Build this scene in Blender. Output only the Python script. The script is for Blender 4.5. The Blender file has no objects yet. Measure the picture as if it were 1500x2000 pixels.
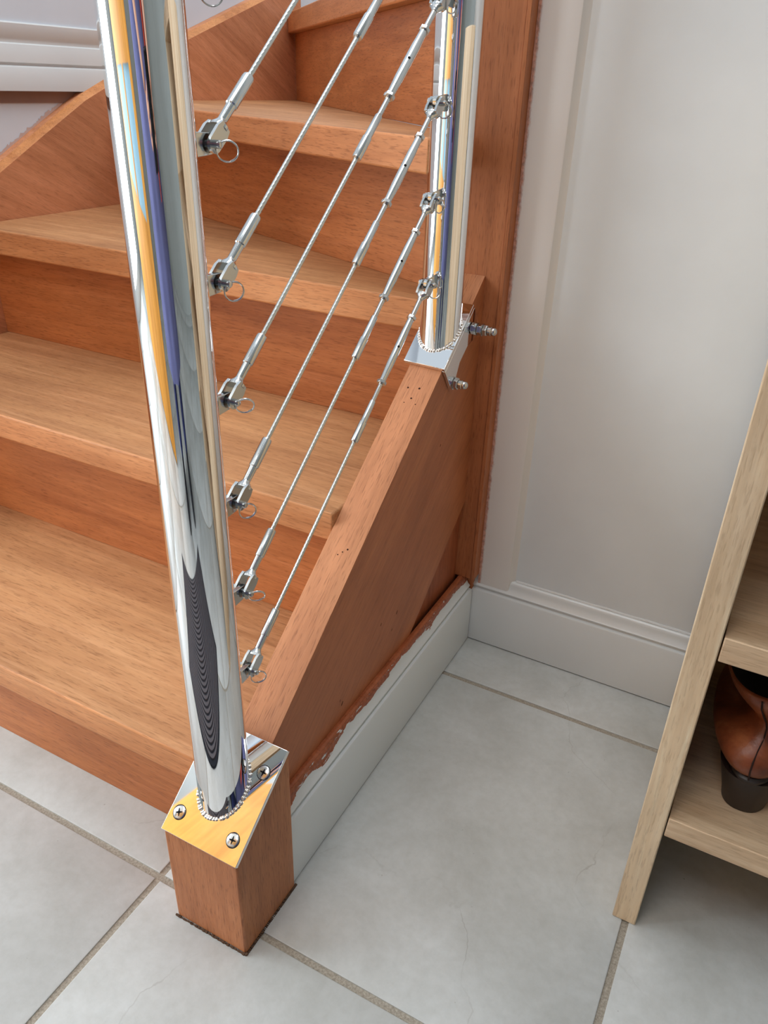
import bpy, bmesh, math, random
from mathutils import Vector, Matrix
from math import sin, cos, pi, sqrt, atan2, radians
random.seed(7)
S = bpy.context.scene
C = S.collection

# ------------------------------------------------------------------ camera
F, PPX, PPY = 1495.23, 779.64, 994.39
CAM = Vector((0.32745, -0.3518, 0.788))
yaw, pitch, roll = 0.4583, -0.5092, 0.0417
cd = bpy.data.cameras.new('camera'); cam = bpy.data.objects.new('camera', cd); C.objects.link(cam)
cd.sensor_fit = 'VERTICAL'; cd.sensor_height = 24; cd.sensor_width = 18
cd.lens = F*24/2000; cd.shift_x = -(PPX-750)/2000; cd.shift_y = (PPY-1000)/2000
cd.clip_start = 0.02
fwd = Vector((-sin(yaw)*cos(pitch), cos(yaw)*cos(pitch), sin(pitch)))
rt = Vector((cos(yaw), sin(yaw), 0)); up = rt.cross(fwd)
r2 = cos(roll)*rt + sin(roll)*up; u2 = -sin(roll)*rt + cos(roll)*up
M = Matrix((r2, u2, -fwd)).transposed().to_4x4(); M.translation = CAM
cam.matrix_world = M
S.camera = cam

# ------------------------------------------------------------------ light
w = bpy.data.worlds.new('world'); S.world = w; w.use_nodes = True
bgn = w.node_tree.nodes['Background']; bgn.inputs[0].default_value = (0.80, 0.90, 1.0, 1); bgn.inputs[1].default_value = 0.42
def area(name, loc, rot, sx, sy, power, col):
    l = bpy.data.lights.new(name, 'AREA'); l.shape = 'RECTANGLE'; l.size = sx; l.size_y = sy; l.energy = power; l.color = col
    o = bpy.data.objects.new(name, l); C.objects.link(o); o.location = loc; o.rotation_euler = rot; return o
# daylight through the side window and the stairwell rooflight, plus an unseen ceiling light placed for steep front light
area('daylight_window', (-2.36, -1.0, 1.12), (0, radians(-90), 0), 2.0, 1.5, 38, (0.84, 0.93, 1.0))
area('daylight_rooflight', (-0.15, 0.9, 2.47), (0, 0, 0), 1.0, 1.9, 13, (0.93, 0.97, 1.0))
area('ceiling_light', (-0.05, -0.95, 2.48), (0, 0, 0), 0.9, 0.8, 8.5, (0.97, 0.98, 1.0))
S.view_settings.view_transform = 'Standard'; S.view_settings.look = 'None'
S.view_settings.gamma = 1; S.view_settings.use_curve_mapping = False
S.view_settings.exposure = 0.85

# ------------------------------------------------------------------ materials
def nt(name):
    m = bpy.data.materials.new(name); m.use_nodes = True
    n = m.node_tree; return m, n, n.nodes['Principled BSDF']
def N(n, t, **k):
    x = n.nodes.new(t)
    for a, b in k.items():
        if a.startswith('i_'): x.inputs[int(a[2:])].default_value = b
        else: setattr(x, a, b)
    return x
def ramp(n, src, stops, interp='LINEAR'):
    r = n.nodes.new('ShaderNodeValToRGB'); r.color_ramp.interpolation = interp
    e = r.color_ramp.elements
    while len(e) < len(stops): e.new(0.5)
    for i, (p, c) in enumerate(stops):
        e[i].position = p; e[i].color = (*c, 1) if len(c) == 3 else c
    n.links.new(src, r.inputs[0]); return r.outputs[0]
def noise(n, vec, scale, detail=4, rough=0.55, dist=0):
    x = N(n, 'ShaderNodeTexNoise'); x.inputs['Scale'].default_value = scale; x.inputs['Detail'].default_value = detail
    x.inputs['Roughness'].default_value = rough; x.inputs['Distortion'].default_value = dist
    n.links.new(vec, x.inputs['Vector']); return x.outputs['Fac']
def mapping(n, src, scale=(1,1,1), rot=(0,0,0), loc=(0,0,0)):
    x = N(n, 'ShaderNodeMapping'); x.inputs['Scale'].default_value = scale; x.inputs['Rotation'].default_value = rot; x.inputs['Location'].default_value = loc
    n.links.new(src, x.inputs['Vector']); return x.outputs[0]
def mix(n, fac, a, b, mode='MIX'):
    x = N(n, 'ShaderNodeMix', data_type='RGBA', blend_type=mode)
    if isinstance(fac, (int, float)): x.inputs[0].default_value = fac
    else: n.links.new(fac, x.inputs[0])
    for s, v in ((6, a), (7, b)):
        if isinstance(v, tuple): x.inputs[s].default_value = (*v, 1)
        else: n.links.new(v, x.inputs[s])
    return x.outputs[2]
def math_(n, op, a, b=None):
    x = N(n, 'ShaderNodeMath', operation=op)
    for i, v in enumerate((a, b)):
        if v is None: continue
        if isinstance(v, (int, float)): x.inputs[i].default_value = v
        else: n.links.new(v, x.inputs[i])
    return x.outputs[0]
def bump(n, bsdf, h, strength=0.2, dist=0.001):
    b = N(n, 'ShaderNodeBump'); b.inputs['Strength'].default_value = strength; b.inputs['Distance'].default_value = dist
    n.links.new(h, b.inputs['Height']); n.links.new(b.outputs[0], bsdf.inputs['Normal'])
def srgb(r, g, b):
    f = lambda c: (c/255/12.92) if c/255 <= .04045 else ((c/255+.055)/1.055)**2.4
    return (f(r), f(g), f(b))

def wood(name, dark, mid, light, rot=(0,0,0), rough=0.5, seed=0.0, pores=0.5, swirl=1.0, haze=0.25):
    """grain runs along local X after 'rot'"""
    if name.startswith('meranti'): dark, mid, light = [(c[0]*1.02, c[1]*.985, c[2]*.86) for c in (dark, mid, light)]
    m, n, b = nt(name)
    tc = N(n, 'ShaderNodeTexCoord').outputs['Object']
    v = mapping(n, tc, rot=rot, loc=(seed, seed*1.7, seed*.6))
    v1 = mapping(n, v, scale=(1.5, 11, 11)); v2 = mapping(n, v, scale=(9, 150, 150)); v3 = mapping(n, v, scale=(60, 640, 640))
    f1 = noise(n, v1, 1.5, 5, .6, swirl); f2 = noise(n, v2, 1.0, 5, .65, .3); f3 = noise(n, v3, 1.0, 2, .5)
    blot = noise(n, v, 5, 3, .6)
    c1 = ramp(n, f1, [(0.22, dark), (0.5, mid), (0.78, light)])
    st = ramp(n, f2, [(0.30, (.80,.77,.75)), (0.55, (1,1,1)), (.8, (1.10,1.09,1.08))])
    c2 = mix(n, .75, c1, st, 'MULTIPLY')
    bl = ramp(n, blot, [(0.3, (.80,.78,.76)), (0.65, (1.1,1.1,1.1))])
    c3 = mix(n, .7, c2, bl, 'MULTIPLY')
    pr = ramp(n, f3, [(0.32, (.44,.36,.30)), (0.45, (1,1,1))])
    c4 = mix(n, pores, c3, pr, 'MULTIPLY')
    hz = ramp(n, noise(n, v2, .55, 4, .7, .8), [(0.5, (0,0,0)), (0.75, (1,1,1))])
    hf = math_(n, 'MULTIPLY', hz, haze)
    c5 = mix(n, hf, c4, tuple(min(1, x*1.25+.05) for x in light))
    n.links.new(c5, b.inputs['Base Color']); b.inputs['Roughness'].default_value = rough
    b.inputs['Specular IOR Level'].default_value = 0.35
    bump(n, b, math_(n, 'ADD', f2, f3), .22, .0006)
    return m
PITCH = math.atan(0.7775)
TD, TM, TL = srgb(164,116,84), srgb(188,138,100), srgb(206,158,118)
RD, RM, RL = srgb(164,98,60), srgb(190,122,78), srgb(206,138,92)
W_tread = wood('meranti_tread', TD, TM, TL, seed=1, rough=.55, haze=.35)
W_nose = wood('meranti_nosing', srgb(190,128,86), srgb(212,150,106), srgb(226,168,124), seed=1.5, rough=.5, haze=.2)
W_riser = wood('meranti_riser', RD, RM, RL, seed=3, rough=.48, haze=.25)
RZ4 = atan2(-.243, .527)
W_tread4 = wood('meranti_winder', TD, TM, TL, rot=(0,0,-RZ4), seed=5, haze=.4)
W_nose4 = wood('meranti_winder_nosing', srgb(182,118,78), srgb(204,140,98), srgb(216,156,112), rot=(0,0,-RZ4), seed=5.5, haze=.1)
RZ5 = atan2(-.907, .848)
W_riser4 = wood('meranti_winder_riser', RD, RM, RL, rot=(0,0,-RZ4), seed=3.3, rough=.48, haze=.25)
W_riser5 = wood('meranti_upper_riser', RD, RM, RL, rot=(0,0,-RZ5), seed=3.6, rough=.48, haze=.25)
W_nose5 = wood('meranti_upper_nosing', RM, RL, srgb(212,146,104), rot=(0,0,-RZ5), seed=7, haze=.1)
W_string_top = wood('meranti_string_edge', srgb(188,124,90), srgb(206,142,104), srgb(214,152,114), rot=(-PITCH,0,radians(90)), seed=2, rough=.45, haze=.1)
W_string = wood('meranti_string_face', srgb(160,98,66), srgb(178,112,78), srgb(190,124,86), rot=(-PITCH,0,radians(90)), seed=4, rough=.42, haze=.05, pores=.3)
W_apron = wood('meranti_apron', srgb(130,70,44), srgb(162,92,60), srgb(180,108,74), rot=(0,radians(90),0), seed=6, rough=.5)
W_newel = wood('meranti_newel', srgb(150,92,58), srgb(180,118,80), srgb(204,142,102), rot=(0,radians(90),0), seed=8, rough=.5, haze=.25, pores=.6)
W_post = wood('meranti_post', srgb(160,98,64), srgb(182,114,76), srgb(196,130,90), rot=(0,radians(90),0), seed=9, rough=.45, haze=.12)
W_wall_string = wood('meranti_wall_string', srgb(180,120,90), srgb(202,140,106), srgb(214,152,120), rot=(0.5,0,radians(90)), seed=11, rough=.55, haze=.3, pores=.35)
W_wall_edge = wood('meranti_wall_string_edge', srgb(170,104,64), srgb(204,140,92), srgb(222,160,112), rot=(0.5,0,radians(90)), seed=12)
W_pine = wood('limed_pine', srgb(206,176,140), srgb(226,202,168), srgb(236,218,190), rot=(0,radians(90),0), seed=14, rough=.55, pores=.3, haze=.45, swirl=.5)
W_pine_x = wood('limed_pine_shelf', srgb(200,168,132), srgb(222,194,160), srgb(232,210,180), seed=15, rough=.55, pores=.3, haze=.35, swirl=.5)
W_amber = wood('amber_pine_door', srgb(196,128,44), srgb(226,156,64), srgb(236,172,84), rot=(0,radians(90),0), seed=17, rough=.35, haze=.0, pores=.15)

def paint(name, col, rough=.4, var=.04, bmp=.05):
    m, n, b = nt(name); tc = N(n, 'ShaderNodeTexCoord').outputs['Object']
    f = noise(n, tc, 9, 4); lo = tuple(c*(1-var*2) for c in col); hi = tuple(min(1, c*(1+var)) for c in col)
    n.links.new(ramp(n, f, [(.3, lo), (.7, hi)]), b.inputs['Base Color']); b.inputs['Roughness'].default_value = rough
    bump(n, b, noise(n, tc, 160, 3), bmp, .001); return m
P_wall = paint('wall_paint', srgb(218,223,225), .38, .02)
P_wall2 = paint('wall_paint_left', srgb(214,223,232), .5, .02)
P_trim = paint('gloss_trim_paint', srgb(214,218,218), .22, .015, .03)
P_far = paint('hall_wall_paint', srgb(178,182,178), .6, .03)
P_ceil = paint('ceiling_paint', srgb(238,238,236), .8, .01)

def worn(name, base, brown, zlo=None, xlim=None, rough=.3):
    """paint with a ragged stripped margin showing the timber below"""
    m, n, b = nt(name); tc = N(n, 'ShaderNodeTexCoord').outputs['Object']
    sx = N(n, 'ShaderNodeSeparateXYZ'); n.links.new(tc, sx.inputs[0])
    if zlo is not None:                       # stair skirting: along its upper edge
        v = mapping(n, tc, scale=(40, 16, 40)); f = noise(n, v, 1.0, 7, .62, .3)
        lim = math_(n, 'ADD', zlo, math_(n, 'MULTIPLY', math_(n, 'SUBTRACT', f, .5), .026))
        big = noise(n, mapping(n, tc, scale=(1, 9, 1), loc=(0, 2.3, 0)), 1.0, 2)
        lim = math_(n, 'ADD', lim, math_(n, 'MULTIPLY', math_(n, 'SUBTRACT', .5, big), .022))
        near = N(n, 'ShaderNodeMapRange'); n.links.new(sx.outputs[1], near.inputs[0]); near.inputs[1].default_value = .092; near.inputs[2].default_value = .135; near.inputs[3].default_value = .009; near.inputs[4].default_value = 0
        lim = math_(n, 'SUBTRACT', lim, near.outputs[0])
        fac = math_(n, 'GREATER_THAN', sx.outputs[2], lim)
        f2 = noise(n, mapping(n, tc, scale=(90, 28, 90)), 2.0, 6, .75, .4)
        fac2 = math_(n, 'LESS_THAN', f2, .60)
        fac = math_(n, 'MULTIPLY', fac, fac2)
    else:
        v = mapping(n, tc, scale=(60, 60, 34)); f = noise(n, v, 2.4, 8, .85, .2)
        lim = math_(n, 'ADD', xlim, math_(n, 'MULTIPLY', math_(n, 'SUBTRACT', f, .5), .010))
        fac = N(n, 'ShaderNodeMapRange'); n.links.new(math_(n, 'SUBTRACT', lim, sx.outputs[0]), fac.inputs[0])
        fac.inputs[1].default_value = -.0008; fac.inputs[2].default_value = .002; fac = fac.outputs[0]
    col = mix(n, fac, base, ramp(n, noise(n, tc, 220, 4), [(.35, tuple(c*.7 for c in brown)), (.65, tuple(min(1,c*1.25) for c in brown))]))
    n.links.new(col, b.inputs['Base Color']); b.inputs['Roughness'].default_value = rough
    h = math_(n, 'SUBTRACT', 1.0, fac); bump(n, b, h, .6, .0006)
    return m
P_skirt_worn = worn('stripped_skirting_paint', srgb(214,220,221), srgb(150,84,56), zlo=.1140)
P_strip_worn = worn('trim_paint_smudged', srgb(222,218,214), srgb(196,146,126), xlim=.0066)

def metal(name, col=(.86,.87,.88), rough=.04, bmp=0):
    m, n, b = nt(name); b.inputs['Base Color'].default_value = (*col, 1); b.inputs['Metallic'].default_value = 1; b.inputs['Roughness'].default_value = rough
    if bmp:
        tc = N(n, 'ShaderNodeTexCoord').outputs['Object']; bump(n, b, noise(n, tc, 700, 3), bmp, .0006)
    return m
CH = metal('polished_stainless', (.90,.905,.91), .025)
CH2 = metal('satin_stainless', (.58,.58,.57), .2)
CHW = metal('weld_bead_steel', (.82,.80,.76), .14, .5)
CHN = metal('bright_fitting_steel', (.60,.62,.62), .16)
STR = metal('stranded_wire_steel', (.60,.62,.60), .3)
def flat(name, col, rough=.6, spec=.3):
    m, n, b = nt(name); b.inputs['Base Color'].default_value = (*col, 1); b.inputs['Roughness'].default_value = rough; b.inputs['Specular IOR Level'].default_value = spec; return m
BLACK = flat('dark_recess', (.006,.005,.005), .8)
HOLE = flat('nail_hole_dark', srgb(58,28,16), .9)

# tiles
m, n, b = nt('pale_stone_tile'); TILE = m
tc = N(n, 'ShaderNodeTexCoord').outputs['Object']
f = noise(n, tc, 7, 6, .65, .4); c = ramp(n, f, [(.3, srgb(182,184,180)), (.55, srgb(198,201,199)), (.75, srgb(210,214,213))])
f2 = noise(n, tc, 90, 5, .7); c = mix(n, .5, c, ramp(n, f2, [(.3, (.84,.84,.82)), (.6, (1,1,1))]), 'MULTIPLY')
sp = noise(n, tc, 160, 2, .5); c = mix(n, .8, c, ramp(n, sp, [(.20, (.35,.33,.30)), (.24, (1,1,1))]), 'MULTIPLY')
wv = mapping(n, tc, scale=(1, 1, 1)); dv = N(n, 'ShaderNodeTexNoise'); dv.inputs['Scale'].default_value = 5; dv.inputs['Detail'].default_value = 6; n.links.new(wv, dv.inputs['Vector'])
va = N(n, 'ShaderNodeVectorMath', operation='MULTIPLY_ADD'); n.links.new(dv.outputs['Color'], va.inputs[0]); va.inputs[1].default_value = (.25,.25,0); n.links.new(tc, va.inputs[2])
vo = N(n, 'ShaderNodeTexVoronoi', feature='DISTANCE_TO_EDGE'); vo.inputs['Scale'].default_value = 2.6; n.links.new(va.outputs[0], vo.inputs['Vector'])
ck = ramp(n, vo.outputs['Distance'], [(.0, (1,1,1)), (.0035, (0,0,0))]); msk = ramp(n, noise(n, tc, 6, 2), [(.50, (0,0,0)), (.60, (1,1,1))])
ckf = math_(n, 'MULTIPLY', math_(n, 'MULTIPLY', ck, msk), .38); c = mix(n, ckf, c, srgb(128,122,114))
n.links.new(c, b.inputs['Base Color']); b.inputs['Roughness'].default_value = .38; b.inputs['Specular IOR Level'].default_value = .4
bump(n, b, math_(n, 'ADD', f2, f), .08, .001)
m, n, b = nt('sanded_grout'); GROUT = m
tc = N(n, 'ShaderNodeTexCoord').outputs['Object']; f = noise(n, tc, 420, 4, .7)
n.links.new(ramp(n, f, [(.3, srgb(132,124,110)), (.7, srgb(186,178,164))]), b.inputs['Base Color']); b.inputs['Roughness'].default_value = .9; bump(n, b, f, .6, .001)

# ------------------------------------------------------------------ mesh helpers
def BM(): return bmesh.new()
def box(bm, a, b_, mat=0, rot=None):
    x0, y0, z0 = a; x1, y1, z1 = b_
    vs = [bm.verts.new(p) for p in ((x0,y0,z0),(x1,y0,z0),(x1,y1,z0),(x0,y1,z0),(x0,y0,z1),(x1,y0,z1),(x1,y1,z1),(x0,y1,z1))]
    for q in ((3,2,1,0),(4,5,6,7),(0,1,5,4),(1,2,6,5),(2,3,7,6),(3,0,4,7)):
        bm.faces.new([vs[i] for i in q]).material_index = mat
    return vs
def prism(bm, pts, axis, a, b_, mat=0, f=None):
    """polygon pts (2d) extruded along axis x/y/z from a to b"""
    def P(p, t):
        if axis == 'x': q = (t, p[0], p[1])
        elif axis == 'y': q = (p[0], t, p[1])
        else: q = (p[0], p[1], t)
        return f(Vector(q)) if f else q
    A = [bm.verts.new(P(p, a)) for p in pts]; B = [bm.verts.new(P(p, b_)) for p in pts]
    k = len(pts); fs = [bm.faces.new(A[::-1]), bm.faces.new(B)]
    for i in range(k): fs.append(bm.faces.new((A[i], A[(i+1) % k], B[(i+1) % k], B[i])))
    for q in fs: q.material_index = mat
    return fs
def frame(d):
    d = d.normalized(); a = Vector((1,0,0)) if abs(d.x) < .8 else Vector((0,1,0))
    u = (a - d*a.dot(d)).normalized(); return u, d.cross(u), d
def loft(bm, rings, mat=0, caps=True, smooth=True):
    R = [[bm.verts.new(p) for p in r] for r in rings]; k = len(R[0])
    for i in range(len(R)-1):
        for j in range(k):
            q = bm.faces.new((R[i][j], R[i][(j+1) % k], R[i+1][(j+1) % k], R[i+1][j])); q.smooth = smooth; q.material_index = mat
    if caps:
        for r in (R[0][::-1], R[-1]): bm.faces.new(r).material_index = mat
def rev(bm, p0, d, prof, seg=24, mat=0, caps=True, smooth=True, ph=0):
    """surface of revolution: prof = [(dist along d, radius)]"""
    u, v, d = frame(Vector(d)); p0 = Vector(p0)
    loft(bm, [[p0+d*t+(u*cos(2*pi*j/seg+ph)+v*sin(2*pi*j/seg+ph))*r for j in range(seg)] for t, r in prof], mat, caps, smooth)
def tube(bm, path, r, seg=10, closed=False, mat=0):
    path = [Vector(p) for p in path]; rings = []; k = len(path); pu = None
    for i, p in enumerate(path):
        d = (path[(i+1) % k]-path[i-1]) if closed or 0 < i < k-1 else (path[1]-path[0] if i == 0 else path[-1]-path[-2])
        d.normalize()
        if pu is None: u, v, _ = frame(d)
        else: u = (pu-d*pu.dot(d)).normalized(); v = d.cross(u)
        pu = u; rr = r[i] if isinstance(r, list) else r
        rings.append([p+(u*cos(2*pi*j/seg)+v*sin(2*pi*j/seg))*rr for j in range(seg)])
    if closed: rings.append(rings[0])
    loft(bm, rings, mat, not closed)
    if closed: bmesh.ops.remove_doubles(bm, verts=bm.verts, dist=1e-6)
def obj(name, bm, mats, parent=None, bevel=0, auto=False, bseg=2):
    bmesh.ops.recalc_face_normals(bm, faces=bm.faces)
    me = bpy.data.meshes.new(name); bm.to_mesh(me); bm.free(); me.set_sharp_from_angle(angle=radians(38))
    for m_ in (mats if isinstance(mats, (list, tuple)) else [mats]): me.materials.append(m_)
    o = bpy.data.objects.new(name, me); C.objects.link(o)
    if parent: attach(o, parent)
    if bevel:
        md = o.modifiers.new('bevel', 'BEVEL'); md.width = bevel; md.segments = bseg; md.limit_method = 'ANGLE'; md.angle_limit = radians(35); md.harden_normals = False
    return o
def attach(o, parent):
    o.parent = parent; w_ = Vector((0,0,0)); q = parent
    while q: w_ += q.location; q = q.parent
    o.location = -w_          # meshes are in world coordinates
def thing(name, label, cat, loc=(0,0,0), group=None):
    o = bpy.data.objects.new(name, None); C.objects.link(o); o.location = loc; o.empty_display_size = .05
    o['label'] = label; o['category'] = cat
    if group: o['group'] = group
    return o
def tag(o, label, cat, group=None):
    o['label'] = label; o['category'] = cat
    if group: o['group'] = group
def struct(name, bm, mats, label=None, parent=None, bevel=0):
    o = obj(name, bm, mats, parent, bevel); o['kind'] = 'structure'
    if label: o['label'] = label
    return o

# ------------------------------------------------------------------ measures
SL = 0.7775; H0 = .1407; ZS = .1282
XL, XR = -.067, -.0238; WL = -.928
NW, ND = .09, .089; YW = .608
Z1, Z2, Z3, Z4, Z5 = .1774, .3641, .5513, .736, .9225
Y1, Y2, Y3 = .0919, .3112, .5489
T_, Nn = Vector((0, 1, SL)).normalized(), Vector((0, -SL, 1)).normalized()

# ------------------------------------------------------------------ floor
bm = BM()
x0, y0, px, py, g = -.1383, .0248, .4757, .4699, .0038
box(bm, (-2.4, -2.6, -.03), (2.4, .64, -.0022), 1)
for i in range(-6, 6):
    for j in range(-6, 3):
        ax, bx = x0+i*px+g, x0+(i+1)*px-g; ay, by = y0+j*py+g, y0+(j+1)*py-g
        ax, bx = max(ax, -2.4), min(bx, 2.4); ay, by = max(ay, -2.6), min(by, .62)
        if bx-ax < .01 or by-ay < .01: continue
        e = .0012
        A = [(ax,ay),(bx,ay),(bx,by),(ax,by)]; B = [(ax+e,ay+e),(bx-e,ay+e),(bx-e,by-e),(ax+e,by-e)]
        lo = [bm.verts.new((*p, -.0025)) for p in A]; md = [bm.verts.new((*p, -.0007)) for p in A]; hi = [bm.verts.new((*p, 0)) for p in B]
        for a_, b_ in ((lo, md), (md, hi)):
            for k in range(4): bm.faces.new((a_[k], a_[(k+1) % 4], b_[(k+1) % 4], b_[k]))
        bm.faces.new(hi)
struct('floor', bm, [TILE, GROUT], 'pale grey stone tile floor with sanded grout lines')

# ------------------------------------------------------------------ walls
bm = BM(); box(bm, (.0022, YW, 0), (2.4, YW+.1, 2.5)); struct('wall_back', bm, P_wall, 'white painted wall to the right of the stair')
bm = BM(); box(bm, (WL-.1, .05, 0), (WL-.0285, 3.0, 2.5)); struct('wall_left', bm, P_wall2, 'white painted wall along the far side of the stair')
bm = BM(); box(bm, (-2.4, .62, 0), (WL-.1, .72, 2.5)); struct('wall_hall', bm, P_wall2)
bm = BM(); box(bm, (2.4, -2.6, 0), (2.5, .72, 2.5)); struct('wall_right', bm, P_far)
bm = BM(); box(bm, (-2.4, -2.7, 0), (2.5, -2.6, 2.5)); struct('wall_front', bm, P_far)
bm = BM()
for a_, b_ in (((-2.5,-2.7,0),(-2.4,-1.55,2.5)), ((-2.5,-.35,0),(-2.4,.72,2.5)), ((-2.5,-1.55,0),(-2.4,-.35,.9)), ((-2.5,-1.55,2.15),(-2.4,-.35,2.5))): box(bm, a_, b_)
struct('wall_window_side', bm, P_wall)
bm = BM()
for a_, b_ in (((-2.5,-2.7,2.5),(2.5,-.35,2.56)), ((-2.5,.72,2.5),(-1.04,3,2.56)), ((.55,-.35,2.5),(2.5,.72,2.56)), ((-2.5,-.35,2.5),(-1.04,.72,2.56))): box(bm, a_, b_)
struct('ceiling', bm, P_ceil)
bm = BM(); box(bm, (-1.04, 3.0, 0), (.6, 3.1, 3.2)); struct('wall_stairwell', bm, P_wall2)
# trim strip beside the tall post
bm = BM(); prism(bm, [(.0022,YW-.011),(.049,YW-.011),(.0515,YW-.0100),(.0530,YW-.0070),(.0550,YW-.0030),(.060,YW+.001),(.0022,YW+.001)], 'z', .10, 2.5)
struct('trim_1', bm, P_strip_worn, 'flat white painted strip beside the tall timber post, smudged brown along its edge')
# skirting profile: (distance out from wall, height)
PROF = [(0,.0018),(.018,.0018),(.018,.0962),(.0168,.0980),(.0118,.0986),(.0113,.1008),(.0136,.1024),(.0136,.1040),(.0100,.1078),(.0076,.1130),(.0070,.1165),(.0060,.1200),(.0038,.1218),(0,.1225)]
bm = BM(); prism(bm, [(YW-a_, z) for a_, z in PROF], 'x', -.004, 2.4)
struct('baseboard_back', bm, P_trim, 'white moulded skirting board along the wall behind the shelf unit')
bm = BM(); ys = [.089+i*(.5882-.089)/60 for i in range(61)]
X0 = -.0208
rings = []
random.seed(3)
for y in ys:
    rings.append([(X0+a_, y, z) for a_, z in PROF])
R = [[bm.verts.new(p) for p in r] for r in rings]
for i in range(60):
    for j in range(len(PROF)-1): bm.faces.new((R[i][j], R[i+1][j], R[i+1][j+1], R[i][j+1]))
bm.faces.new(R[0]); bm.faces.new(R[-1][::-1])
struct('baseboard_stair', bm, P_skirt_worn, 'white skirting board below the stair string, paint stripped from its top edge')
# caulk line where the skirting meets wall
bm = BM(); pts = [(.06+i*.02, YW-.0005, .1228+random.uniform(-.0006,.0009)) for i in range(110)]; tube(bm, pts, .0022, 6)
struct('trim_2', bm, P_trim, 'uneven caulk line on top of the wall skirting')
# skirting of the left wall, high beside the stair
bm = BM(); P2 = [(0,.7497),(.016,.7497),(.016,.7846),(.0145,.787),(.010,.7880),(.010,.7905),(.013,.7925),(.0115,.806),(.008,.8195),(.0045,.8215),(.0045,.828),(.006,.830),(.006,.850),(.004,.8521),(0,.8525)]
prism(bm, [(WL-.0295+a_, z) for a_, z in P2], 'y', .05, 1.12)
struct('baseboard_left', bm, P_trim, 'white moulded skirting of the wall above the winder steps')
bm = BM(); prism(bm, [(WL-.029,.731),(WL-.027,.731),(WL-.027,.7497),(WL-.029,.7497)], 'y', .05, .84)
struct('trim_3', bm, paint('skirting_shade_strip', srgb(150,122,110), .8, .08), 'brownish strip of painted shade under the left wall skirting')  # shade below the skirting, put in as a brown-coloured strip

# ------------------------------------------------------------------ staircase
st = thing('staircase', 'reddish meranti timber staircase with winder steps at the top', 'staircase', (-.5, .1, 0))
def tread(pts, z, th, mat, nose=None):
    bm = BM(); fs = prism(bm, pts, 'z', z-th, z)
    fs[2].material_index = 1            # front edge of the nosing
    return obj('tread', bm, [mat, nose or W_nose], st, bevel=.003, bseg=3)
def step(yf, yb, z, th): return tread([(WL+.001, yf), (XL, yf), (XL, yb), (WL+.001, yb)], z, th, W_tread)
step(Y1-.0359, Y2+.02, Z1, .037); step(Y2-.0304, Y3+.02, Z2, .038)
# third tread runs back under the first winder riser
tread([(WL+.001, .5175), (XL, .5175), (XL, .575), (-.088, .60), (-.35, .72), (WL+.001, .97)], Z3, .040, W_tread)
def riser(a_, b_, z0_, z1_, mat=W_riser, t=.018):
    a_, b_ = Vector(a_), Vector(b_); nrm = Vector((-(b_-a_).y, (b_-a_).x)).normalized()*t
    bm = BM(); prism(bm, [tuple(a_), tuple(b_), tuple(b_+nrm), tuple(a_+nrm)], 'z', z0_, z1_); return obj('riser', bm, mat, st, bevel=.0008)
riser((WL, Y1), (XL, Y1), 0, Z1-.037); riser((WL, Y2), (XL, Y2), Z1, Z2-.038); riser((WL, Y3), (XL, Y3), Z2, Z3-.040)
# winders
def line_at(x, p, q): return p[1]+(x-p[0])*(q[1]-p[1])/(q[0]-p[0])
NA, NB = (-.5967,.7289), (-.0702,.4859); RA, RB = (-.6911,.8361), (-.1217,.5929)
riser((WL, line_at(WL, RA, RB)), (-.085, line_at(-.085, RA, RB)), Z3, Z4-.038, W_riser4)
R5a, R5b = (WL, 1.50), (-.08, .593)
d5 = (Vector(R5b)-Vector(R5a)).normalized(); n5 = Vector((d5.y, -d5.x)) ; n5 = n5 if n5.y < 0 else -n5
tread([(WL+.001, line_at(WL, NA, NB)), (-.068, line_at(-.068, NA, NB)), (-.068, .576), (-.09, .60), (WL+.001, 1.53)], Z4, .038, W_tread4, W_nose4)
riser(R5a, R5b, Z4, Z5-.042, W_riser5)
q0, q1 = Vector(R5a)+n5*.02, Vector(R5b)+n5*.02; q0 = q0+(q1-q0)*((WL+.001-q0.x)/(q1.x-q0.x))
tread([tuple(q0), tuple(q1), (-.07, .68), (-.25, 1.9), (WL+.001, 2.3)], Z5, .042, W_tread4, W_nose5)
riser((-.55, 2.0), (-.10, .66), Z5, Z5+.17)
# open-side string
bm = BM()
pts = [(.089,0),(.2535,0),(.578,.2545),(.578,ZS+SL*.578),(.089,ZS+SL*.089)]
fs = prism(bm, pts, 'x', XL, XR); fs[5].material_index = 1
for f_ in fs[2:]:
    f_.material_index = 1 if f_.calc_center_median().z > .25 and abs(f_.normal.x) < .1 else 0
for f_ in fs: f_.normal_update()
for f_ in fs:
    if abs(f_.normal.x) < .1 and f_.calc_center_median().z > ZS+SL*f_.calc_center_median().y-.01: f_.material_index = 1
for (hx, hy, hr) in ((-.0559,.4357,.0013),(-.0416,.4372,.0015),(-.046,.4251,.0013),(-.0524,.4192,.0008),(-.0377,.4197,.0009),(-.043,.262,.0009),(-.0385,.2655,.0012),(-.047,.2585,.0009)):
    p = Vector((hx, hy, ZS+SL*hy+.00005)); rev(bm, p-Nn*.001, Nn, [(0,hr),(.00115,hr)], 8, 2, smooth=False)
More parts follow.
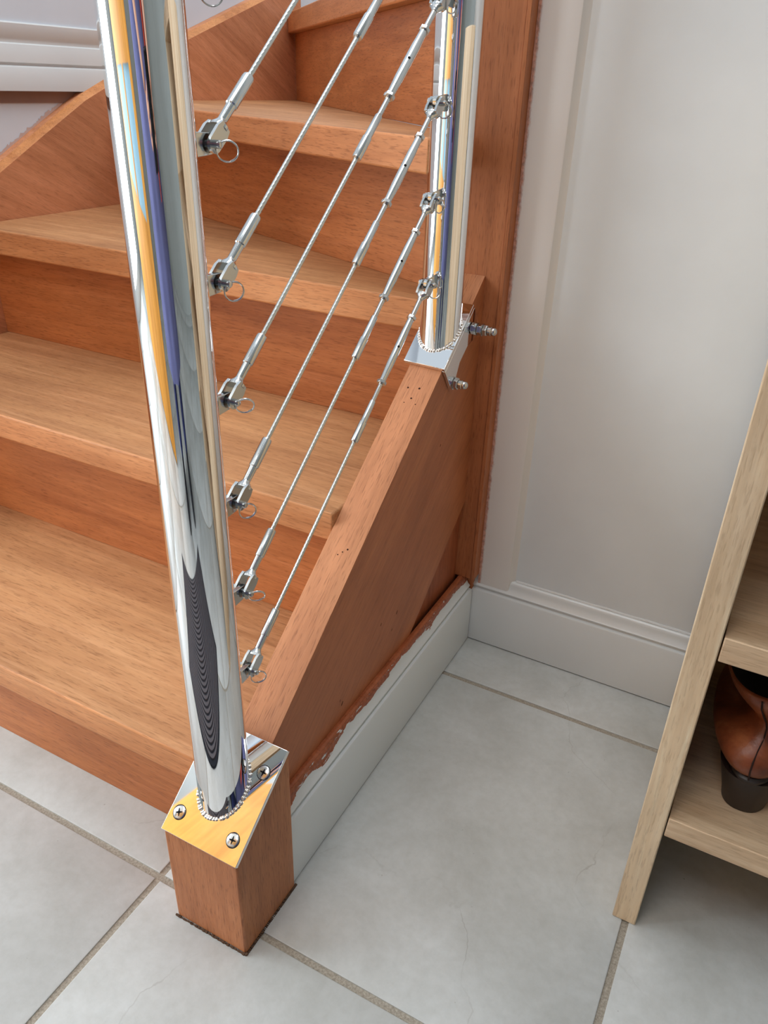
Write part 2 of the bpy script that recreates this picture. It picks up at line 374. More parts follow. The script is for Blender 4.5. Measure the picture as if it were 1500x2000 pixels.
for (hy, hz, hl, hw) in ((.366,.189,.0032,.0010),(.2294,.1442,.0034,.0012),(.225,.152,.0020,.0007),(.3226,.1983,.0026,.0009),(.3531,.1695,.0022,.0007),(.4712,.3847,.0022,.0009),(.3147,.1127,.0018,.0007)):
    bm.faces.new([bm.verts.new((XR+.00012, hy+hl*cos(2*pi*j/10)*.62-hw*sin(2*pi*j/10)*.78, hz+hl*cos(2*pi*j/10)*.78+hw*sin(2*pi*j/10)*.62)) for j in range(10)]).material_index = 2
o = obj('stringer', bm, [W_string, W_string_top, HOLE], st, bevel=.0015); o['label'] = 'sloping open-side string board between the two posts'
bm = BM(); prism(bm, [(.10,.0),(.58,.0),(.58,.30),(.40,.16)], 'x', -.055, -.0300); obj('apron_panel', bm, W_apron, st)
# base newel block
bm = BM()
fs = prism(bm, [(0,0),(ND,0),(ND,H0+SL*ND),(0,H0)], 'x', -NW, 0)
bmesh.ops.subdivide_edges(bm, edges=bm.edges[:], cuts=3, use_grid_fill=True)
o = obj('newel_post', bm, W_newel, st, bevel=.0022, bseg=2); o['label'] = 'short square newel block with its top cut to the stair slope'
bm = BM()
random.seed(5)
for k in range(46):
    t = k/45; 
    for (px_, py_) in (((-NW+NW*t), -.0012), (.0010, ND*t)):
        s_ = random.uniform(.0003,.0013); box(bm, (px_-.0012-s_*.4, py_-s_*.8, 0), (px_+.0010, py_+s_, random.uniform(.0006,.0026)))
o = obj('floor_joint', bm, flat('crumbled_dark_filler', srgb(92,70,54), .9), st); o['label'] = 'crumbled dark filler around the foot of the newel block'
# tall post by the wall
bm = BM(); box(bm, (-.088, .578, .1228), (-.0035, .668, 2.4)); box(bm, (-.0030, .5765, .1228), (.0020, .668, 2.4)); box(bm, (-.0036, .5795, .1228), (-.0029, .66, 2.4), 1); box(bm, (-.088, .5905, 0), (-.0042, .66, .1228))
o = obj('newel_post', bm, [W_post, HOLE], st, bevel=.0008); o['label'] = 'tall straight timber post against the wall'
bm = BM(); prism(bm, [(-.024,.1225),(-.0195,.1235),(-.0165,.1222),(-.0165,.1180),(-.024,.1180)], 'y', .09, .578)
o = obj('bead_moulding', bm, W_apron, st, bevel=.0006)
# string on the left wall
bm = BM()
top = [(.05,.30),(.30,.425),(.45,.535),(.5986,.6265),(.70,.680),(.809,.736),(.95,.792),(1.11,.849),(1.345,.928),(1.53,.99)]
bot = [(1.53,.60),(.05,.02)]
prism(bm, top+bot, 'x', WL-.028, WL)
fs = []
A = [bm.verts.new((WL, y, z)) for y, z in top]; B = [bm.verts.new((WL-.0125, y+.004, z+.011)) for y, z in top]; Cc = [bm.verts.new((WL-.028, y+.004, z+.011)) for y, z in top]
for i in range(len(top)-1):
    q = bm.faces.new((A[i], A[i+1], B[i+1], B[i])); q.material_index = 1
    bm.faces.new((B[i], B[i+1], Cc[i+1], Cc[i]))
o = obj('stringer', bm, [W_wall_string, W_wall_edge], st); o['label'] = 'broad wall string with a chamfered pale top edge'

bm = BM(); random.seed(11); prev = None; y = .42
while y < .83:
    zt = None
    for (ya, za), (yb, zb) in zip(top, top[1:]):
        if ya <= y <= yb: zt = za+(zb-za)*(y-ya)/(yb-ya)
    hgt = .0115+random.choice((.0005,.001,.0015,.002,.0045)); a_ = bm.verts.new((WL-.0277, y, zt-.004)); b_ = bm.verts.new((WL-.0277, y-random.uniform(0,.002), zt+hgt))
    if prev: bm.faces.new((prev[0], a_, b_, prev[1]))
    prev = (a_, b_); y += random.uniform(.0012, .004)
struct('trim_4', bm, paint('bare_edge_smear', srgb(200,176,166), .8, .08), 'ragged brownish edge where the left wall paint meets the string')

# ------------------------------------------------------------------ rail posts
def weld(bm, cx, cy, R_, zfun, k=52, r=.0017):
    random.seed(int(cy*1000)+3)
    for i in range(k):
        a_ = 2*pi*i/k+random.uniform(-.03,.03); rr = R_+.0008
        p = Vector((cx+rr*cos(a_), cy+rr*sin(a_), 0)); p.z = zfun(p.y)+.0006
        d = Vector((-sin(a_), cos(a_), SL*cos(a_))).normalized()
        s_ = r*random.uniform(.85,1.3); u, v, w_ = frame(d); up_ = Vector((cos(a_), sin(a_), .9)).normalized()
        rings = []
        for t in range(7):
            th = pi*t/6; rings.append([p+d*(-cos(th)*s_*1.15)+(u*cos(2*pi*j/8)+v*sin(2*pi*j/8))*(s_*max(sin(th),.05)) for j in range(8)])
        loft(bm, rings, 0)
def lug(yc, z, sgn, yface, par, cx):
    """welded eye plate: sgn +1 points away along +y"""
    bm = BM(); pts = []
    y_in = yface-sgn*.004
    pts.append((y_in, z-.0085)); 
    for i in range(9):
        a_ = -pi/2+pi*i/8; pts.append((yc+sgn*cos(a_)*.0068, z+sin(a_)*.0068))
    pts.append((y_in, z+.0085)); prism(bm, pts, 'x', cx-.0022, cx+.0022)
    return obj('cable_lug', bm, CHN, par, bevel=.0005)
XC = -.046
ZL = [.2905+.0913*k for k in range(7)]; DZ = .297; YLp, YUp = .0930, .4530
R1 = .0251
# lower post
ps = Vector((-.0459, .0433, 0))
p1 = thing('rail_post', 'mirror-polished steel rail post screwed to the newel block in the foreground', 'railing post', (-.0459, .0433, H0+SL*.0433))
def slope_pt(x, y, off=0): return Vector((x, y, H0+SL*y))+Nn*off
bm = BM(); rings = []
for k, z in enumerate((None, .3, .6, .9, 1.18, 1.186)):
    rr = R1-.003 if k == 5 else R1
    rings.append([(ps.x+rr*cos(2*pi*j/96), ps.y+rr*sin(2*pi*j/96), (H0+SL*(ps.y+rr*sin(2*pi*j/96))+.003) if z is None else z) for j in range(96)])
loft(bm, rings); obj('pole', bm, CH, p1)
bm = BM(); f0 = lambda q: Vector((q.x, 0, H0))+T_*q.y+Nn*q.z
LEN = .0890*sqrt(1+SL*SL)
prism(bm, [(-.0888,-.0015),(.0018,-.0015),(.0018,LEN-.001),(-.0888,LEN-.001)], 'z', .0003, .0050, f=f0)
bp = obj('base_plate', bm, CH, p1, bevel=.0005)
bm = BM(); weld(bm, ps.x, ps.y, R1, lambda y: H0+SL*y+.0060); obj('weld_bead', bm, CHW, p1)
for (sx_, sy_) in ((-.0776,.0119),(-.0125,.0117),(-.0124,.0635),(-.0776,.0635)):
    c0 = slope_pt(sx_, sy_, .0050)
    c0 = Vector((sx_, sy_, H0+.005*sqrt(1+SL*SL)+SL*sy_))
    bm = BM(); rev(bm, c0-Nn*.001, Nn, [(0,.0066),(.0013,.0066),(.0019,.0058),(.0021,.0054),(.00215,.0001)], 28)
    rev(bm, c0-Nn*.001, Nn, [(0,.0073),(.00112,.0073)], 28, 1, smooth=False)
    a_ = random.uniform(0, 1.5); U = Vector((1,0,0)); V = T_
    for q in range(2):
        e1 = U*cos(a_+q*pi/2)+V*sin(a_+q*pi/2); e2 = -U*sin(a_+q*pi/2)+V*cos(a_+q*pi/2)
        vs = [bm.verts.new(c0+Nn*.00122+e1*s1*L_+e2*s2*W_) for s1, s2, L_, W_ in ((-1,-1,.0037,.0004),(0,-1,0,.0010),(1,-1,.0037,.0004),(1,1,.0037,.0004),(0,1,0,.0010),(-1,1,.0037,.0004))]
        bm.faces.new(vs).material_index = 1
    obj('screw', bm, [CH2, BLACK], p1)
for z in ZL: lug(YLp, z, 1, ps.y+R1, p1, XC)
# upper post
pq = Vector((-.0468, .4995, 0))
p2 = thing('rail_post', 'mirror-polished steel rail post clamped to the string near the wall', 'railing post', (pq.x, pq.y, ZS+SL*pq.y))
bm = BM(); rings = []
for k, z in enumerate((None, .7, .9, 1.2, 1.50, 1.506)):
    rr = R1-.003 if k == 5 else R1
    rings.append([(pq.x+rr*cos(2*pi*j/96), pq.y+rr*sin(2*pi*j/96), (ZS+SL*(pq.y+rr*sin(2*pi*j/96))+.004) if z is None else z) for j in range(96)])
loft(bm, rings); obj('pole', bm, CH, p2)
k_ = sqrt(1+SL*SL)
fB = lambda q: Vector((q.x, 0, ZS))+T_*q.y+Nn*q.z       # q.y = distance along slope
v0, v1 = .4600*k_, .5385*k_
bm = BM(); prism(bm, [(-.0745,v0+.002),(-.0190,v0),(-.0190,v1),(-.0745,v1)], 'z', .0003, .0058, f=fB)
obj('bracket_plate', bm, CH, p2, bevel=.0006)
bm = BM()
# flange: polygon in (along slope, normal) plane
fl = [(v0, .0003), (v1, .0003), (v1, -.036), (v1-.006, -.040), (v1-.020, -.0365), (v1-.040, -.027), (v0+.034, -.026), (v0+.018,-.033), (v0+.008, -.040), (v0, -.036)]
def fX(q): return Vector((q.x, 0, ZS))+T_*q.y+Nn*q.z
prism(bm, fl, 'x', XR+.0004, XR+.0050, f=fX); obj('bracket_flange', bm, CH, p2, bevel=.0005)
bm = BM(); weld(bm, pq.x, pq.y, R1, lambda y: ZS+SL*y+.0072, 50, .0017); obj('weld_bead', bm, CHW, p2)
def stud(v, w_, nuts):
    c0 = fX(Vector((XR+.005, v, w_)))
    bm = BM(); x = -.001
    rev(bm, c0, (1,0,0), [(x,.0040),(.0012+.0072*nuts,.0040)], 16)
    o_ = obj('bolt', bm, CH2, p2); x = 0
    for q in range(nuts):
        bm = BM(); rev(bm, c0+Vector((x,0,0)), (1,0,0), [(0,.0082),(.0014,.0082)], 24); obj('washer', bm, CHN, p2); x += .0014
        bm = BM(); rev(bm, c0+Vector((x,0,0)), (1,0,0), [(0,.0066),(.0007,.0075),(.0053,.0075),(.006,.0066)], 6, smooth=False, ph=.3+q*.5)
        obj('nut', bm, CHN, p2, bevel=.0004); x += .0062
    bm = BM(); rev(bm, c0+Vector((x,0,0)), (1,0,0), [(0,.0050),(.0006,.0056),(.0045,.0056),(.0052,.0050),(.0058,.0054),(.0085,.0052),(.0105,.0042),(.0118,.0024),(.0122,.0003)], 20)
    obj('acorn_cap', bm, CH2, p2)
stud(v0+.0075, -.0325, 1); stud(v1-.0085, -.0310, 2)
for z in ZL: lug(YUp, z+DZ, -1, pq.y-R1, p2, XC)

# ------------------------------------------------------------------ stay wires
A0 = Vector((XC, YLp, 0)); B0 = Vector((XC, YUp, DZ)); DIR = (B0-A0).normalized(); LT = (B0-A0).length
def fork(bm, pin, d):
    """two-armed clevis: d points from pin to neck"""
    side = Vector((1,0,0)); n_ = d.cross(side).normalized()
    for s_ in (-1, 1):
        pts = []
        for i in range(9):
            a_ = pi/2+pi*i/8; pts.append((cos(a_)*.0060, sin(a_)*.0060))
        pts += [(.011,-.0062),(.0165,-.0046),(.0165,.0046),(.011,.0062)]
        xo = sorted((s_*.0042, s_*.0066))
        prism(bm, pts, 'x', xo[0], xo[1], f=lambda q: pin+side*q.x+d*q.y+n_*q.z)
    rings = []
    for t, hx, hn in ((.0140,.0066,.0046),(.0163,.0066,.0046),(.0185,.0050,.0040),(.0205,.0034,.0034),(.0225,.0030,.0030)):
        rings.append([pin+d*t+side*(cos(2*pi*j/16)*hx*(1.12 if t<.017 else 1))+n_*(sin(2*pi*j/16)*hn*(1.12 if t<.017 else 1)) for j in range(16)])
    loft(bm, rings)
def pinmesh(pin):
    bm = BM(); rev(bm, pin-Vector((.0098,0,0)), (1,0,0), [(0,.0034),(.0006,.0046),(.0022,.0046),(.0028,.0028),(.0185,.0028),(.0200,.0028),(.0210,.0020),(.0212,.0003)], 16); return bm
def ringmesh(pin, ang, tilt, off):
    c = pin+Vector((.0088,0,0)); r_ = .0072; bm = BM(); pts = []
    d1 = Vector((cos(tilt)*.0+sin(tilt)*.9, cos(ang), sin(ang))).normalized(); ctr = c+d1*r_
    ax = Vector((0, 1, 0)) if abs(d1.y) < .7 else Vector((0,0,1)); ax = (Vector((sin(off), cos(off)*.7, .3))).normalized()
    e2 = (ax-d1*ax.dot(d1)).normalized()
    for i in range(44):
        t = 2*pi*1.6*i/43; k2 = e2.cross(d1)
        pts.append(ctr-d1*r_*cos(t)+e2*r_*sin(t)+k2*(.0011*(i/43-.5)))
    tube(bm, pts, .0006, 6); return bm
def hexprof(bm, p, d, segs, k=8, tw=0):
    rev(bm, p, d, segs, k, smooth=True, ph=tw)
def stay(k, label):
    z = ZL[k]; pin = Vector((XC, YLp, z)); pu = Vector((XC, YUp, z+DZ))
    t = thing('wire_stay', label, 'railing cable', (XC, YLp, z), 'stay wires between the two rail posts')
    first = not protos
    def part(name, build, mats, parent, share=True, bevel=0):
        key = (name, parent.name.split('.')[0] if parent else '', part.n); part.n += 1
        if share and key in protos:
            src, pz = protos[key]
            o_ = src.copy(); C.objects.link(o_); o_.parent = parent
            w_ = Vector((0,0,0)); q = parent
            while q: w_ += q.location; q = q.parent
            o_.location = Vector((0,0,z-ZL[0]))-w_
            return o_
        sh = z-ZL[0] if share else 0
        bm = build(ZL[0] if share else z)
        o_ = obj(name, bm, mats, parent, bevel)
        if share: protos[key] = (o_, z)
        return o_
    part.n = 0
    P = lambda zz: Vector((XC, YLp, zz)); Q = lambda zz: Vector((XC, YUp, zz+DZ))
    def b_low(zz):
        bm = BM(); fork(bm, P(zz), DIR); rev(bm, P(zz), DIR, [(.0205,.0033),(.032,.0035),(.0345,.0036),(.0352,.0044),(.061,.0044),(.0625,.0040),(.0627,.0024)], 12, ph=.2); return bm
    lo = part('fork_terminal', b_low, CHN, t)
    part('clevis_pin', lambda zz: pinmesh(P(zz)), CH2, lo)
    part('split_ring', lambda zz: ringmesh(P(zz), RA_[k][0], RA_[k][1], RA_[k][2]), CH2, lo, share=False)
    def b_wire(zz):
        bm = BM(); u, v, d = frame(DIR); L_ = LT-.060-.205; rings = []; s0 = .058
        for i in range(181):
            s_ = s0+L_*i/180; tw = 2*pi*(s_/.030)
            rings.append([P(zz)+d*s_+(u*cos(2*pi*j/36)+v*sin(2*pi*j/36))*(.00182+.00011*cos(9*(2*pi*j/36)-tw*7)) for j in range(36)])
        loft(bm, rings); return bm
    part('wire', b_wire, STR, t)
    def b_sw(zz):
        bm = BM(); q = Q(zz); rev(bm, q, -DIR, [(.158,.0022),(.160,.0034),(.186,.0036),(.1866,.0043),(.2095,.0043),(.211,.0038),(.2112,.0023)], 12, ph=.2); return bm
    part('swage_terminal', b_sw, CHN, t)
    def b_stud(zz):
        bm = BM(); q = Q(zz); prof = []; 
        for i in range(25): s_ = .132+.030*i/24; prof.append((s_, .0022+.0003*(i % 2)))
        rev(bm, q, -DIR, [(.020,.0026),(.131,.0024)]+prof, 12); return bm
    part('threaded_stud', b_stud, CH2, t)
    def b_tb(zz):
        bm = BM(); q = Q(zz); rev(bm, q, -DIR, [(.0495,.0028),(.050,.0036),(.062,.0039),(.070,.0043),(.112,.0043),(.120,.0039),(.1325,.0035),(.133,.0028)], 14, ph=.1)
        c_ = q-DIR*.089; vd = (CAM-Vector((XC,.40,.70)));  vd = (vd-DIR*vd.dot(DIR)).normalized(); rev(bm, c_+vd*.0040, vd, [(0,.0014),(.00042,.0014)], 10, 1, smooth=False); return bm
    tb = part('turnbuckle', b_tb, [CHN, BLACK], t)
    for s_ in (.0455, .1325):
        def b_nut(zz, s_=s_):
            bm = BM(); rev(bm, Q(zz)-DIR*s_, -DIR, [(0,.0046),(.0005,.0054),(.0039,.0054),(.0044,.0046)], 6, smooth=False, ph=.4+s_*9); return bm
        part('lock_nut', b_nut, CH2, tb, bevel=.0002)
    uf = part('upper_fork', lambda zz: (lambda bm: (fork(bm, Q(zz), -DIR), bm)[1])(BM()), CHN, t)
    part('clevis_pin', lambda zz: pinmesh(Q(zz)), CH2, uf)
    part('split_ring', lambda zz: ringmesh(Q(zz), RB_[k][0], RB_[k][1], RB_[k][2]), CH2, uf, share=False)
    return t
protos = {}
RA_ = [(-1.3,.2,.6),(-.7,.6,.8),(-1.2,.2,.5),(-.6,.7,.8),(-1.0,.3,.5),(-.7,.6,.8),(-1.3,.2,.8)]
RB_ = [(-1.8,.2,.5),(-1.4,.1,.2),(-1.9,.2,.9),(-1.5,.1,.3),(-1.2,.2,.4),(-1.7,.3,.2),(-1.3,.2,.8)]
LB = ['lowest steel stay wire, just above the sloping timber string',
      'second steel stay wire counting up from the timber string',
      'third steel stay wire counting up from the timber string',
      'fourth steel stay wire from the bottom, upper fork at the photo top edge',
      'fifth steel stay wire from the bottom, upper fork out of view',
      'sixth steel stay wire from the bottom, crossing the topmost left of the wires in view',
      'seventh steel stay wire, only its dangling split ring visible at the top edge']
for k in range(7): stay(k, LB[k])

# ------------------------------------------------------------------ shelf unit
cx0, cy0, ct = .3228, .2257, .0247; cw, cz1, cy1 = .80, .86, .585
cb = thing('shelf_unit', 'pale limed pine open shelf unit standing on the tiles at the right', 'shelf unit', (cx0+cw/2, (cy0+cy1)/2, 0))
for xx in (cx0, cx0+cw-ct):
    bm = BM(); box(bm, (xx, cy0, 0), (xx+ct, cy1, cz1)); obj('side_panel', bm, W_pine, cb, bevel=.0012)
for z in (.1466, .3690, .5915):
    bm = BM(); box(bm, (cx0+ct+.0012, cy0+.0005, z), (cx0+cw-ct-.0012, cy1-.008, z+.0252)); obj('shelf', bm, W_pine_x, cb, bevel=.0010)
bm = BM(); box(bm, (cx0+ct, cy0+.0005, cz1-.025), (cx0+cw-ct, cy1-.008, cz1)); obj('top_panel', bm, W_pine_x, cb, bevel=.001)
bm = BM(); box(bm, (cx0+ct-.004, cy1-.008, .12), (cx0+cw-ct+.004, cy1-.002, cz1)); obj('back_panel', bm, W_pine_x, cb)

# ------------------------------------------------------------------ boot
m, n, b = nt('worn_brown_leather'); LEA = m
tc = N(n, 'ShaderNodeTexCoord').outputs['Object']; f = noise(n, tc, 22, 5, .6, .5)
c = ramp(n, f, [(.3, srgb(92,44,24)), (.55, srgb(140,74,42)), (.75, srgb(178,108,66))])
n.links.new(c, b.inputs['Base Color']); b.inputs['Roughness'].default_value = .38; bump(n, b, noise(n, tc, 320, 4), .25, .001)
SOLE = paint('dark_stacked_heel', srgb(36,26,23), .45, .2)
SZ = .1720
bt = thing('ankle_boot', 'brown leather ankle boot, heel to the front, on the bottom shelf of the unit', 'boot', (.408, .36, SZ))
def egg(cx, yb, yf, w_, z, lean=0, k=36, toe=1.0):
    """boot section: heel end at yb, toe end at yf"""
    r_ = []
    L_ = (yf-yb)
    for j in range(k):
        a_ = 2*pi*j/k; c_, s_ = cos(a_), sin(a_)
        yy = (yb+yf)/2-L_/2*c_; t = (yy-yb)/L_
        wid = w_*(1+.12*t) if toe else w_
        r_.append(Vector((cx+lean*(yy-yb)+wid*(abs(s_)**.85)*(1 if s_ > 0 else -1), yy, z)))
    return r_
bm = BM()
secs = [(.4040,.261,.500,.0350,.2265,.09),(.4030,.2535,.500,.0440,.232,.09),(.4010,.2520,.490,.0480,.241,.08),(.4010,.2540,.455,.0455,.249,.06),(.4040,.2620,.410,.0340,.257,.05),(.4080,.2740,.375,.0200,.265,.03),
        (.4095,.2790,.362,.0150,.274,.02),(.4085,.2790,.358,.0155,.281,.0),(.4030,.2730,.358,.0250,.292,.0),(.3990,.2670,.362,.0335,.304,.0),(.3975,.2660,.366,.0360,.3145,0)]
rings = [egg(a_,b_,c_,d_,e_,g_) for a_,b_,c_,d_,e_,g_ in secs]
inner = [Vector((p.x*.93+.3975*.07, p.y*.9+.315*.1, p.z-.0005)) for p in rings[-1]]; deep = [Vector((.4035+(p.x-.3975)*.45, .320+(p.y-.316)*.7, p.z-.022)) for p in inner]
loft(bm, rings+[inner], 0, caps=False); loft(bm, [inner, deep], 1, caps=False)
bm.faces.new([bm.verts.new(p) for p in deep]).material_index = 1
o = obj('leather_upper', bm, [LEA, BLACK], bt); o.modifiers.new('sub', 'SUBSURF').levels = 1; o.modifiers['sub'].render_levels = 2
bm = BM(); pts = [(.4048,.2540,.229),(.4035,.2524,.240),(.4035,.2548,.249),(.4050,.2638,.257),(.4075,.2740,.265),(.4075,.2788,.274),(.4055,.2780,.281),(.4010,.2715,.292),(.3965,.2660,.304),(.3950,.2652,.313)]
tube(bm, pts, .0008, 8); obj('back_seam', bm, flat('seam_dark', srgb(40,20,12), .7), bt)
bm = BM(); loft(bm, [egg(.4080,.270,.316,.0210,SZ+.0004,.1,toe=0), egg(.4075,.266,.322,.0230,SZ+.012,.1,toe=0), egg(.4060,.260,.330,.0275,SZ+.034,.1,toe=0), egg(.4050,.2575,.335,.0310,SZ+.050,.09,toe=0)]); obj('heel', bm, SOLE, bt)
bm = BM(); loft(bm, [egg(.4050,.2565,.506,.0335,SZ+.0495,.09), egg(.4050,.255,.508,.0350,SZ+.0515,.09), egg(.4050,.255,.508,.0350,SZ+.0545,.09), egg(.4050,.2575,.506,.0338,SZ+.0565,.09)])
# fore part of the sole reaching the shelf
loft(bm, [egg(.4150,.405,.506,.0345,SZ+.0003,.06,toe=0), egg(.4150,.395,.508,.0375,SZ+.010,.06,toe=0), egg(.4140,.380,.508,.0375,SZ+.052,.06,toe=0)])
obj('sole', bm, SOLE, bt)

# ------------------------------------------------------------------ things behind the camera, seen in the polished posts
bm = BM()
mc, ma = Vector((.055, -.405)), radians(9)
def rp(x, y): return (mc.x+x*cos(ma)-y*sin(ma), mc.y+x*sin(ma)+y*cos(ma))
for s_, t_, z in ((1,1,.006),):
    pts = [rp(-.39,-.22), rp(.39,-.22), rp(.39,.22), rp(-.39,.22)]
    prism(bm, pts, 'z', .0004, .005)
for i in range(30):
    yy = -.205+.41*i/29; pts = [rp(-.375,yy-.0045), rp(.375,yy-.0045), rp(.375,yy+.0035), rp(-.375,yy+.0035)]; prism(bm, pts, 'z', .005, .008, 1)
o = obj('door_mat', bm, [flat('mat_black', srgb(30,34,42), .8), flat('mat_rib_grey', srgb(92,88,92), .8)]); tag(o, 'dark ribbed rubber door mat on the tiles in front of the stair', 'door mat')
# amber pine door, standing open, with pale glazing
dr = bpy.data.objects.new('door_1', None); C.objects.link(dr); dr['kind'] = 'structure'
a_, b_ = Vector((.02,-1.10)), Vector((-1.50,-1.76)); e_ = (b_-a_); L_ = e_.length; e_.normalize(); nn = Vector((-e_.y, e_.x))
def dpt(u, t, z): q = a_+e_*u+nn*t; return Vector((q.x, q.y, z))
def dbox(bm, u0, u1, t0, t1, z0, z1, mat=0):
    prism(bm, [tuple(a_+e_*u+nn*t) for u, t in ((u0,t0),(u1,t0),(u1,t1),(u0,t1))], 'z', z0, z1, mat)
bm = BM()
for u0, u1, z0, z1 in ((0,.14,.01,2.1),(L_-.14,L_,.01,2.1),(.14,L_-.14,.01,.52),(.14,L_-.14,.80,2.1),(.62,.74,.52,.80)): dbox(bm, u0, u1, 0, .04, z0, z1)
o = obj('door_leaf', bm, W_amber, dr)
bm = BM(); dbox(bm, .14, L_-.14, .015, .025, .52, .80)
obj('door_glass', bm, flat('frosted_blue_glass', srgb(150,190,208), .3), dr)

# ------------------------------------------------------------------ photographer (seen only in the polished steel)
def skin(name, verts, edges, mat, par, root=0, sub=2):
    me = bpy.data.meshes.new(name); me.from_pydata([v[0] for v in verts], edges, []); me.update()
    o = bpy.data.objects.new(name, me); C.objects.link(o); me.materials.append(mat)
    md = o.modifiers.new('skin', 'SKIN'); md.use_smooth_shade = True
    for i, v in enumerate(verts):
        r_ = v[1]; me.skin_vertices[0].data[i].radius = r_ if isinstance(r_, tuple) else (r_, r_)
    me.skin_vertices[0].data[root].use_root = True
    sb = o.modifiers.new('sub', 'SUBSURF'); sb.levels = 1; sb.render_levels = sub
    if par: attach(o, par)
    return o
SKN = flat('skin_tone', srgb(206,158,134), .5); JEAN = paint('blue_denim', srgb(52,60,110), .85, .15, .2); KNIT = paint('red_knit', srgb(176,66,48), .9, .1, .2)
DARK = flat('dark_jacket', srgb(40,42,58), .85)
FW = Vector((-sin(yaw), cos(yaw), 0)); RTV = Vector((cos(yaw), sin(yaw), 0)); B_ = Vector((CAM.x, CAM.y, 0))-FW*.37-RTV*.07
def qh(r_, f_, z): return tuple(Vector((CAM.x, CAM.y, 0))+RTV*r_+FW*(f_-.44)+Vector((0,0,z)))
def q_(r_, f_, z): return tuple(B_+RTV*r_+FW*f_+Vector((0,0,z)))
pr = thing('person', 'person in a long blue coat and red scarf holding a phone', 'person', tuple(B_))
body = [(q_(0,-.05,.98),(.13,.09)),(q_(0,-.03,1.12),(.12,.085)),(q_(0,.04,1.30),(.135,.085)),(q_(0,.09,1.42),(.10,.07)),(q_(0,.13,1.50),.045),(q_(0,.18,1.58),.07),(q_(0,.21,1.67),.085),(q_(0,.20,1.74),.07)]
edges = [(i, i+1) for i in range(7)]
for s_ in (-1, 1):
    n0 = len(body)
    body += [(q_(s_*.17,.09,1.40),.052),(q_(s_*.23,.10,1.10),.042),(qh(s_*.13,.30,.86),.032),(qh(s_*.085,.355,.765),.022)]
    edges += [(3,n0),(n0,n0+1),(n0+1,n0+2),(n0+2,n0+3)]
    n1 = len(body)
    body += [(q_(s_*.10,-.04,.90),.08),(q_(s_*.12,-.03,.50),.055),(q_(s_*.13,-.13,.10),.036)]
    edges += [(0,n1),(n1,n1+1),(n1+1,n1+2)]
skin('body', body, edges, SKN, pr)
jv = [(q_(0,-.05,.98),(.145,.105))]; je = []
for s_ in (-1, 1):
    n1 = len(jv); jv += [(q_(s_*.10,-.04,.88),.098),(q_(s_*.12,-.03,.50),.073),(q_(s_*.13,-.13,.09),.066)]; je += [(0,n1),(n1,n1+1),(n1+1,n1+2)]
skin('jeans', jv, je, JEAN, pr)
tv = [(q_(0,-.03,1.14),(.15,.11)),(q_(0,.04,1.30),(.15,.10)),(q_(0,.09,1.42),(.112,.082))]; te = [(0,1),(1,2)]
for s_ in (-1, 1):
    n0 = len(tv); tv += [(q_(s_*.17,.09,1.40),.066),(q_(s_*.23,.10,1.10),.056),(qh(s_*.145,.28,.885),.044)]; te += [(2,n0),(n0,n0+1),(n0+1,n0+2)]
COAT = paint('blue_wool_coat', srgb(112,116,162), .9, .1, .2)
skin('coat_body', tv, te, COAT, pr)
bm = BM(); rings = []
for z, hw, hd, f_ in ((.34,.300,.165,-.02),(.60,.290,.160,-.02),(.85,.270,.150,-.03),(1.05,.19,.135,-.02),(1.22,.165,.12,.0)):
    rings.append([Vector(q_(0,f_,z))+RTV*cos(2*pi*j/40)*hw+FW*sin(2*pi*j/40)*hd*(1+.06*cos(9*2*pi*j/40)*(1.2-z)) for j in range(40)])
loft(bm, rings, caps=True); obj('coat_skirt', bm, COAT, pr)
bm = BM(); tube(bm, [q_(.14,.16,1.40),q_(.145,.17,1.2),q_(.15,.165,1.0),q_(.155,.165,.8),q_(.155,.160,.62)], [.030,.032,.03,.028,.012], 12); tube(bm, [q_(.07,.16,1.40),q_(.0,.20,1.42),q_(-.08,.12,1.45),q_(0,.03,1.47),(q_(.08,.09,1.44)),q_(.07,.16,1.40)], .034, 12)
obj('scarf', bm, KNIT, pr)
bm = BM(); rings = []
for t, r_ in ((0,.066),(.04,.088),(.09,.094),(.14,.080),(.17,.045),(.178,.01)):
    rings.append([Vector(q_(0,.185,1.63+t))+RTV*cos(2*pi*j/20)*r_+FW*(sin(2*pi*j/20)*r_*1.05-.03*(t<.1)) for j in range(20)])
loft(bm, rings); obj('hair', bm, paint('brown_hair', srgb(70,48,36), .7, .2, .4), pr)
bm = BM()
bm.free()
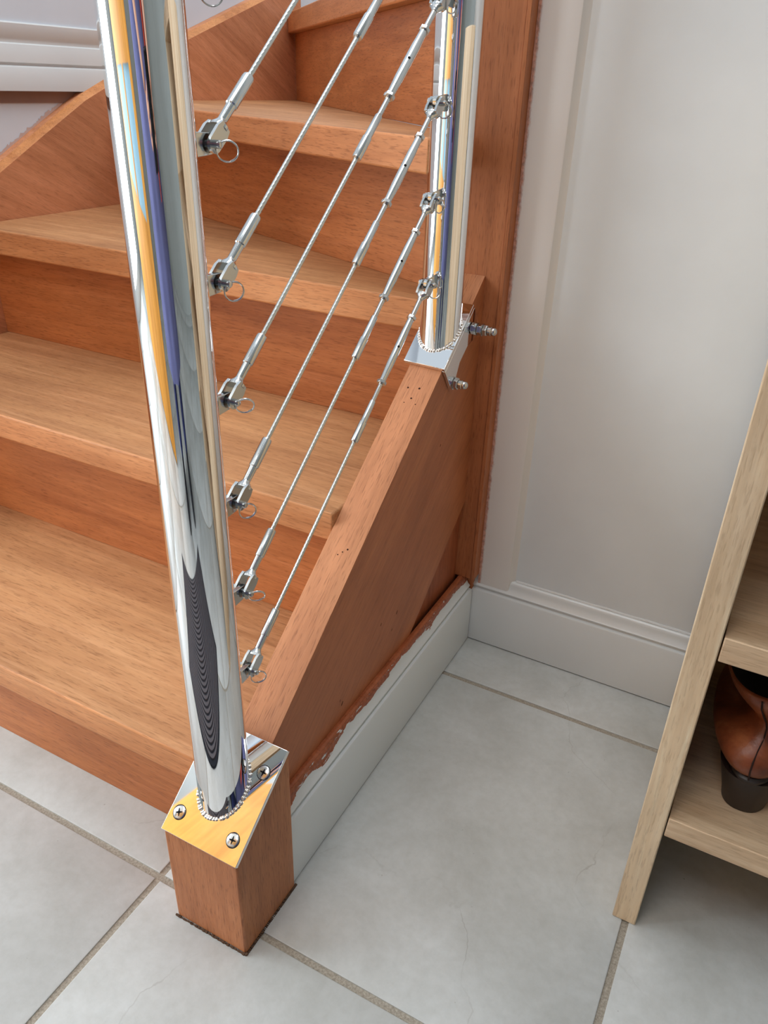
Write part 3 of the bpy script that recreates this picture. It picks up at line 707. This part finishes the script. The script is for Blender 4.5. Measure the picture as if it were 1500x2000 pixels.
for s_ in (-.036, .036):
    bm = BM(); rev(bm, Vector(q_(s_,.272,1.665)), FW+Vector((0,0,-.4)), [(0,.011),(.006,.008),(.008,.001)], 12); obj('eye', bm, flat('eye_dark', srgb(60,50,46), .3), pr)
for s_ in (-1, 1):
    h0 = Vector(qh(s_*.085,.355,.765)); hv = [(tuple(h0),.020)]; he = []
    hv.append((tuple(Vector(qh(s_*.070,.372,.735))),(.017,.026))); he.append((0,1))
    for f_ in range(4):
        n0 = len(hv); zz = .765-.019*f_; L_ = (.9,1,.95,.8)[f_]
        hv += [(qh(s_*.060,.385,zz),.009),(qh(s_*.047,.395+.002*f_,zz+.004),.0085),(qh(s_*(.047-.012*L_),.388,zz+.006),.0078)]
        he += [(1,n0),(n0,n0+1),(n0+1,n0+2)]
    n0 = len(hv); hv += [(qh(s_*.062,.352,.745),.011),(qh(s_*.045,.345,.765),.010),(qh(s_*.028,.348,.775),.009)]; he += [(1,n0),(n0,n0+1),(n0+1,n0+2)]
    skin('hand', hv, he, SKN, pr)
    fx = Vector(q_(s_*.13,-.13,0)); bm = BM(); rings = []
    for z, w0, f0_, f1 in ((.001,.042,-.075,.185),(.022,.046,-.08,.195),(.045,.044,-.078,.170),(.075,.040,-.065,.09),(.11,.040,-.05,.05)):
        rings.append([fx+RTV*cos(2*pi*j/20)*w0+FW*((f0_+f1)/2+sin(2*pi*j/20)*(f1-f0_)/2)+Vector((0,0,z)) for j in range(20)])
    loft(bm, rings); obj('shoe', bm, flat('shoe_black', srgb(34,34,38), .6), pr)
# the phone, just behind the lens
bm = BM(); pc = CAM-fwd*.0065+u2*(-.055)
vs = []
for t in (-.0042, .0042):
    vs.append([pc+r2*x_+u2*y_+fwd*t for x_, y_ in ((-.037,-.078),(.037,-.078),(.037,.078),(-.037,.078))])
loft(bm, vs, smooth=False); o = obj('phone', bm, flat('phone_black', (.01,.01,.012), .2), None, bevel=.003)
tag(o, 'black phone held in both hands by the person in the blue coat', 'phone')
